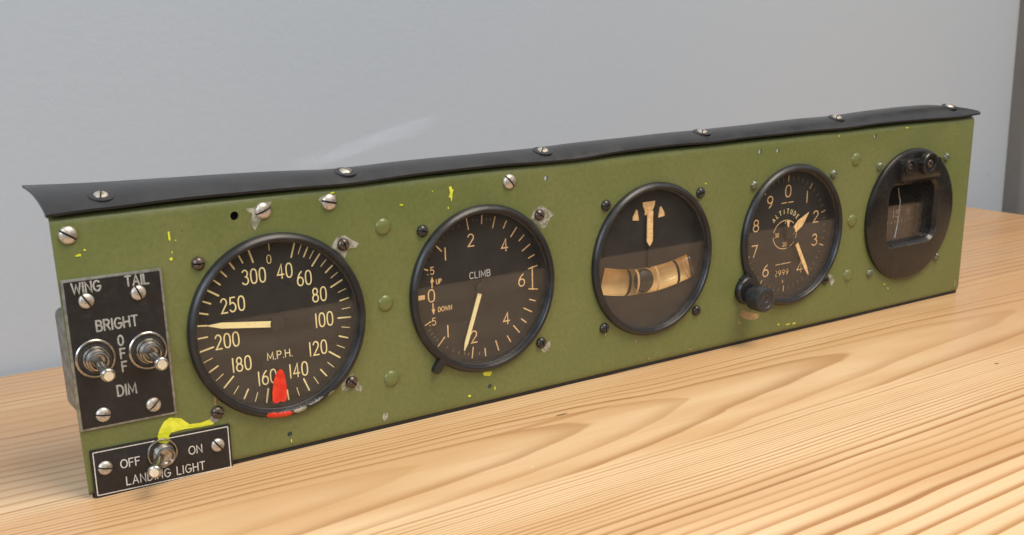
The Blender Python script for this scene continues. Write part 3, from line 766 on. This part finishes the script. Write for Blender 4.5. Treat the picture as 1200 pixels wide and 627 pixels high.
seg_ = [p for p in lip if p[1] < -8 and (p[0] > -17)]; seg_.sort(key=lambda p: atan2(p[1] + 2, p[0] - 8))
ribbon(bm, [(-20.5, seg_[0][1] + .6)] + seg_, .55, -3.12, hgt=.12)
obj('lip_highlight', bm, 'liphighlight', g, ang=80)  # pale ribbon paints the highlight along the lower window chamfer
bm = bmesh.new()
out = []
for x, z in rrect(1.8, 29.3, 38.0, 13.5, 2.5): 
    r = hypot(x, z); out.append((x, z) if r < 39.3 else (x * 39.3 / r, z * 39.3 / r))
prism(bm, out, -6.4, -3.0, bev=.9)
lathe(bm, [(7.0, -6.3), (6.9, -9.4), (6.3, -10.1), (4.6, -10.1), (4.2, -9.0), (.1, -9.0)], (5.2, 0, 32.0), 40, caps=False)
lathe(bm, [(4.4, -6.3), (4.3, -7.6), (3.8, -8.0), (2.8, -8.0), (2.6, -7.1), (.1, -7.1)], (-11.2, 0, 31.5), 32, caps=False)
fixn(bm)
cov = obj('compensator_cover', bm, 'compass', g, ang=35)
s1 = obj('adjuster_screw', screw_bm(2.6, 1.3, .2), ['brownscrew', 'slot'], g, loc=(5.2, -9.0, 32.0), ang=40, rot=(0, .6, 0))
s2 = s1.copy(); COL.objects.link(s2); s2.location = Vector((-11.2, -7.1, 31.5)) * S; s2.scale = (.75, .75, .75)

# ------------------------------------------------------------------ switch plates
def switch(name, x, z, y0, lean, parent=root, L=19.5, rr=8.0, label=None):
    """washer, nut, bushing; the bat lever is a sub-part"""
    bm = bmesh.new(); k = rr / 8.
    lathe(bm, [(8.0 * k, .1), (8.0 * k, -.5), (7.6 * k, -.9), (7.1 * k, -.9), (6.8 * k, -.5), (6.7 * k, -.15)], seg=48, caps=False)
    lathe(bm, [(6.75 * k, -.14), (4.0, -.14)], seg=48, caps=False, mi=1)
    # hexagon-like nut turned with chamfer
    lathe(bm, [(5.4 * k, -.1), (5.4 * k, -1.8), (5.0 * k, -2.3), (4.6, -2.3)], seg=48, caps=False)
    lathe(bm, [(4.6, -2.3), (4.15, -2.1)], seg=48, caps=False, mi=1)
    lathe(bm, [(4.2, -.2), (4.2, -5.2), (3.9, -5.7), (3.3, -5.9), (3.0, -5.4)], seg=40, caps=False)
    lathe(bm, [(3.0, -5.4), (2.7, -4.4), (.1, -4.2)], seg=40, caps=False)
    for t in range(5): lathe(bm, [(4.2, -2.6 - t * .6), (4.38, -2.85 - t * .6), (4.2, -3.1 - t * .6)], seg=40, caps=False)
    fixn(bm)
    b = obj(name, bm, ['chrome', 'slot'], parent, R0(x, y0, z), ang=40, label=label)
    bm = bmesh.new()
    lathe(bm, [(1.7, -1.5), (1.8, -6), (2.1, -L + 5), (2.5, -L + 1.8), (2.85, -L + .3), (2.8, -L - .6), (2.35, -L - 1.1), (1.9, -L - 1.25), (1.85, -L - 1.15), (.05, -L - 1.25)], seg=32, caps=False)
    # ring of flare just behind the tip
    fixn(bm)
    l = obj('lever', bm, ['tip' if False else 'chrome', 'tip'], b, ang=60)
    d = Vector(lean).normalized()
    l.rotation_euler = Vector((0, -1, 0)).rotation_difference(d).to_euler()
    for p in l.data.polygons:
        if p.center.y < (-L - 1.1) * S and hypot(p.center.x, p.center.z) < 1.6 * S: p.material_index = 1
    return b
bm = bmesh.new()
pw = prism(bm, rrect(20.0, 60.7, 39.6, 62.4, .5, -.6, n=2), -1.0, -.02, 0, bev=.25)
prism(bm, rrect(20.0, 60.7, 37.6, 60.5, .3, -.6, n=2), -1.06, -.5, 1)
fixn(bm)
wp = obj('light_switch_plate', bm, ['rim', 'plate'], root, R0(0, 0, 0), ang=30, label='upper black switch plate reading wing, tail, bright, off, dim')
bm = bmesh.new(); Y = -1.08
for s, x, z, h in (('WING', 9.8, 88.3, 4.0), ('TAIL', 29.7, 88.3, 4.0), ('BRIGHT', 19.8, 72.0, 4.2), ('O', 20.3, 64.7, 4.0), ('F', 20.5, 59.2, 4.0), ('F', 20.5, 53.7, 4.0), ('DIM', 20.2, 43.9, 4.4)):
    text(bm, s, h, .74, x, z, Y, rot=-.6, track=.22, ws=.98 if s != 'O' else .72)
obj('engraved_lettering', bm, 'greyink', wp, ang=80)
place(proto('plate_screw', 3.1, 1.5, 'steel'), [(9.2, -1.0, 82.8, 60, None), (29.7, -1.0, 83.0, 70, None), (9.6, -1.0, 35.2, 10, None), (30.2, -1.0, 35.2, -40, None)], parent=wp, off=(0, 0, 0))
switch('toggle_switch', 9.6, 59.1, -1.0, (-.03, -1, -.10), label='left toggle switch, for the wing light')
switch('toggle_switch', 30.7, 58.6, -1.0, (-.04, -1, -.04), label='right toggle switch, for the tail light')
bm = bmesh.new(); prism(bm, rrect(31.75, 9.95, 59.3, 20.7, .4, -1.25, n=2), -1.1, -.02, 0, bev=.2); fixn(bm)
lp = obj('landing_light_plate', bm, ['plate'], root, R0(0, 0, 0), ang=30, label='lower black switch plate reading landing light, off, on')
bm = bmesh.new(); Y = -1.13
ribbon(bm, rrect(31.75, 9.95, 57.2, 18.7, .2, -1.25, n=1), .42, Y, closed=True, hgt=.05)
obj('white_border', bm, 'white', lp, ang=80)
bm = bmesh.new()
text(bm, 'OFF', 3.5, .46, 17.7, 12.4, Y, rot=-1.3, track=.24, ws=1.1); text(bm, 'ON', 3.5, .46, 45.4, 11.6, Y, rot=-1.3, track=.24, ws=1.1)
text(bm, 'LANDING LIGHT', 3.6, .46, 31.9, 4.1, Y, rot=-1.9, track=.27, ws=1.02)
obj('engraved_lettering', bm, 'white', lp, ang=80)
place(proto('plate_screw', 3.0, 1.5, 'steel'), [(7.4, -1.1, 12.5, 15, None), (55.3, -1.1, 11.4, 55, None)], parent=lp, off=(0, 0, 0))
switch('toggle_switch', 31.2, 13.4, -1.1, (-.50, -1, -.03), L=19.5, rr=6.6, label='toggle switch of the landing light, flicked to off')
bm = bmesh.new(); poly(bm, [(30.3, 21.6), (35.0, 21.2), (34.6, 17.6), (33.5, 17.2), (32.0, 17.9), (30.2, 18.4)], -1.14, 0, .12); obj('yellow_paint', bm, 'yellow', lp, ang=60)
# grey housing of the switches, seen past the left edge
bm = bmesh.new(); prism(bm, rrect(19.2, 57, 38.0, 42, 3), 1.6, 16, bev=1.2); fixn(bm)
obj('switch_housing', bm, 'zinc', root, R0(0, 0, 0), ang=35)

# ================================================================== THE SETTING
def wood():
    m, nt, b = newmat('varnished_pine')
    t = nt.nodes.new('ShaderNodeTexCoord'); sep = nt.nodes.new('ShaderNodeSeparateXYZ'); nt.links.new(t.outputs['Object'], sep.inputs[0])
    x = N(nt, sep.outputs[0]) * 1000; y = N(nt, sep.outputs[1]) * 1000
    vec = t.outputs['Object']
    def mapped(sx, sy, sz=1): 
        mp = nt.nodes.new('ShaderNodeMapping'); nt.links.new(vec, mp.inputs[0]); mp.inputs['Scale'].default_value = (sx, sy, sz); return mp.outputs[0]
    w1 = noise(nt, mapped(5, 9), 1., 2, .5) - .5
    w2 = noise(nt, mapped(14, 40), 1., 3, .55) - .5
    w3 = noise(nt, mapped(3.0, 120), 1., 2, .5) - .5
    yy = y + w1 * 10 + w2 * 2.0
    def pw(v, pts):
        """piecewise linear function, exact"""
        out = None
        for (a, fa), (c, fc) in zip(pts, pts[1:]):
            s = v.step(a, c, 0, fc - fa, smooth=False); out = s if out is None else out + s
        return out + pts[0][1]
    g = pw(yy, [(-300, -54), (-250, -47), (-180, -39), (-145, -33), (-128, -26.5), (-108, -13.5), (-98, -8.5), (-72, -4.7), (-49, 0), (-38, 4.2), (-25, 9), (-8, 17), (6, 23), (40, 27.5), (90, 35), (150, 41), (209, 50), (230, 54)])
    xx = x + w1 * 16
    h = pw(xx, [(-700, 6), (-100, 11.3), (60, 12.4), (160, 13.2), (224, 14), (286, 15), (409, 16), (569, 17), (900, 18.4)])
    r = (g.sq() + h.sq()).sqrt() + w3 * .25 + w2 * .12
    f = r.frac(); ring = r.floor()
    # per ring variation
    wn = nt.nodes.new('ShaderNodeTexWhiteNoise'); wn.noise_dimensions = '1D'; nt.links.new(ring.s, wn.inputs['W']); rv = N(nt, wn.outputs['Value'])
    late = f.step(.25, .90) * f.step(.90, .99, 1, 0)
    late = late * late * .6 + late * late * late * .5
    amt = late * (rv * .60 + .52) + (rv - .5).abs() * .12
    big = noise(nt, mapped(2.2, 14), 1., 3, .6)
    fib = noise(nt, mapped(22, 1500), 1., 3, .7)
    pale = mix(nt, big.step(.38, .62), (.740, .540, .320), (.610, .385, .195))
    dk = mix(nt, rv, (.470, .250, .100), (.340, .160, .058))
    # heavier lines towards the front boards and in the tight band
    c = mix(nt, amt * pw(yy, [(-260, 1.25), (-150, 1.2), (-118, 1.15), (-98, .62), (-45, .5), (-28, 1.), (0, 1.1), (60, .9), (230, .9)]), pale, dk)
    c = mix(nt, fib.step(.35, .75, 0, .22), c, (.40, .22, .10))
    # shade behind the panel painted in as a redder, darker tone
    c = mix(nt, y.step(-10, 60, 0, .5), c, (.42, .225, .10))
    c = mix(nt, x.step(150, 650, 0, .2), c, (.52, .29, .125))
    # resin streak
    sx = (x - 205) / 46.; sy = (y + 38.6 + w2 * 5) / 2.2
    st = (sx.sq() + sy.sq()).step(.2, 1.1, .55, 0)
    c = mix(nt, st, c, (.36, .15, .055))
    for px, py, ax, ay in ((215.5, -34.6, 4.0, .8), (450.4, -111.8, 1.6, 1.0)):
        e = (((x - px) / ax).sq() + ((y - py) / ay).sq()).step(.4, 1.2, .9, 0)
        c = mix(nt, e, c, (.10, .045, .02))
    v = nt.nodes.new('ShaderNodeTexVoronoi'); v.inputs['Scale'].default_value = 26; nt.links.new(mapped(1, 1, 1), v.inputs['Vector'])
    c = mix(nt, N(nt, v.outputs['Distance']).step(.012, .022, .7, 0), c, (.75, .62, .45))
    nt.links.new(c, b.inputs['Base Color'])
    nt.links.new((noise(nt, mapped(9, 30), 1., 4, .6).step(.3, .7, .30, .42)).s, b.inputs['Roughness'])
    b.inputs['Specular IOR Level'].default_value = .5
    bump(nt, b, late * .6 + fib * .5, .06 * S, .5)
    return m
M['wood'] = wood()
def wallmat():
    m, nt, b = newmat('painted_wall'); v = coords(nt)
    n1 = noise(nt, v, 1.6, 3, .5); n2 = noise(nt, v, 260, 4, .6)
    c = mix(nt, n1.step(.3, .7), (.385, .430, .485), (.405, .445, .490))
    c = mix(nt, n2.step(.3, .8, 0, .12), c, (.34, .38, .42))
    vo = nt.nodes.new('ShaderNodeTexVoronoi'); vo.inputs['Scale'].default_value = 7; nt.links.new(v, vo.inputs['Vector'])
    c = mix(nt, N(nt, vo.outputs['Distance']).step(.008, .016, .5, 0), c, (.25, .22, .2))
    nt.links.new(c, b.inputs['Base Color']); b.inputs['Roughness'].default_value = .6
    bump(nt, b, n2, .25 * S, .6); return m
M['wall'] = wallmat()
M['sidewall'] = mat('brown_grey_wall', (.165, .150, .135), .7, nscale=8, col2=(.145, .132, .118), bmp=.2, bscale=300)
M['floor'] = mat('dark_floor', (.020, .015, .012), .7, nscale=6)

def box(bm, x0, x1, y0, y1, z0, z1, mi=0, bev=0):
    v = [bm.verts.new((x, y, z)) for x in (x0, x1) for y in (y0, y1) for z in (z0, z1)]
    fs = [bm.faces.new([v[i] for i in q]) for q in ((0, 1, 3, 2), (4, 6, 7, 5), (0, 4, 5, 1), (2, 3, 7, 6), (0, 2, 6, 4), (1, 5, 7, 3))]
    for f in fs: f.material_index = mi
    if bev: bmesh.ops.bevel(bm, geom=list({e for f in fs for e in f.edges}), offset=bev, segments=3, affect='EDGES', profile=.5)
    fixn(bm)
tab = bpy.data.objects.new('table', None); COL.objects.link(tab); tab.location = (.2, -.02, -.74)
tab['label'] = 'varnished pine table with strong straight grain, under the green panel'; tab['category'] = 'table'
bm = bmesh.new(); box(bm, -520, 870, -246, 208, -24, 0, bev=1.6)
o = obj('table_top', bm, 'wood', tab); o.location = Vector((-.2, .02, .74))
for lx_ in (-470, 820):
    for ly in (-205, 165):
        bm = bmesh.new(); box(bm, -24, 24, -24, 24, -740, -24, bev=2)
        o = obj('leg', bm, 'wood', tab); o.location = Vector((lx_ * S - .2, ly * S + .02, .74))
def struct(name, bm, m):
    o = obj(name, bm, m, smooth=False); o['kind'] = 'structure'; return o
bm = bmesh.new(); box(bm, -2600, 917, 214, 234, -740, 1900)
for v in bm.verts:
    if v.co.x > 900: v.co.x = 916.6 - .0705 * v.co.z * (1 if v.co.z < 400 else .3)
struct('wall', bm, 'wall')
bm = bmesh.new(); box(bm, 913, 1700, 190, 232, -740, 1900)
for v in bm.verts:
    if v.co.x < 1000: v.co.x = 912.6 - .0705 * v.co.z * (1 if v.co.z < 400 else .3)
bmesh.ops.bevel(bm, geom=[e for e in bm.edges if all(v.co.x < 1000 and v.co.y < 200 for v in e.verts)], offset=9, segments=5, affect='EDGES', profile=.5)
struct('side_wall', bm, 'sidewall')
bm = bmesh.new(); box(bm, -2600, 1700, -2600, 213, -760, -740)
struct('floor', bm, 'floor')

# ================================================================== LIGHT
w = bpy.data.worlds.new('World'); scn.world = w; w.use_nodes = True; nt = w.node_tree
bg = nt.nodes['Background']; tc = nt.nodes.new('ShaderNodeTexCoord'); sp = nt.nodes.new('ShaderNodeSeparateXYZ'); nt.links.new(tc.outputs['Generated'], sp.inputs[0])
zz = N(nt, sp.outputs[2])
c = mix(nt, zz.step(-.15, .5), (.05, .045, .04), (.62, .64, .68))
nt.links.new(c, bg.inputs[0]); bg.inputs[1].default_value = 1.0
def area(name, loc, target, size, power, col, spread=180, sy=None):
    l = bpy.data.lights.new(name, 'AREA'); l.energy = power; l.size = size; l.color = col; l.spread = radians(spread)
    if sy: l.shape = 'RECTANGLE'; l.size_y = sy
    o = bpy.data.objects.new(name, l); COL.objects.link(o); o.location = loc
    o.rotation_euler = (Vector(target) - Vector(loc)).to_track_quat('-Z', 'Y').to_euler(); return o
area('ceiling_lamp', (.62, -.75, 1.55), (.3, 0, .03), .95, 32, (1., .87, .72))
area('window_light', (-1.5, -.9, 1.0), (.1, .2, .1), .9, 22, (.74, .87, 1.))

# added lamp hidden behind the panel imitates the shield's glint on the wall
def glint(c, tgt, along, sx, sy, power):
    l = bpy.data.lights.new('added_glint_lamp', 'AREA'); l.shape = 'ELLIPSE'; l.size = sx; l.size_y = sy; l.energy = power; l.color = (.86, .93, 1.); l.spread = radians(4.5)
    o = bpy.data.objects.new('added_glint_lamp', l); COL.objects.link(o)
    z = (Vector(c) - Vector(tgt)).normalized(); x = Vector(along); x = (x - z * x.dot(z)).normalized(); y = z.cross(x)
    o.matrix_world = Matrix.Translation(c) @ Matrix((x, y, z)).transposed().to_4x4()
glint((.236, .06, .066), (.243, .214, .1085), (99, 0, 21.5), .108, .0030, .00042)

# ================================================================== CAMERA
cd = bpy.data.cameras.new('camera'); cam = bpy.data.objects.new('camera', cd); COL.objects.link(cam); scn.camera = cam
Rm = Matrix(((0.82989614, 0.18903176, -0.52491846), (-0.5574378, 0.24191667, -0.79419105), (-0.02314081, 0.95170548, 0.30613916)))
cam.matrix_world = Matrix.Translation(Vector((-94.743, -460.877, 187.717)) * S) @ Rm.to_4x4()
cd.sensor_width = 36; cd.lens = 36 * 1344.742 / 1200; cd.shift_y = 131.688 / 1200
cd.clip_start = .01; cd.clip_end = 50
cd.dof.use_dof = True; cd.dof.focus_distance = .54; cd.dof.aperture_fstop = 24
scn.render.engine = 'CYCLES'; scn.render.resolution_x = 1024; scn.render.resolution_y = 535
scn.cycles.max_bounces = 10; scn.cycles.transparent_max_bounces = 16
vs = scn.view_settings; vs.view_transform = 'Standard'; vs.look = 'None'; vs.exposure = 0; vs.gamma = 1
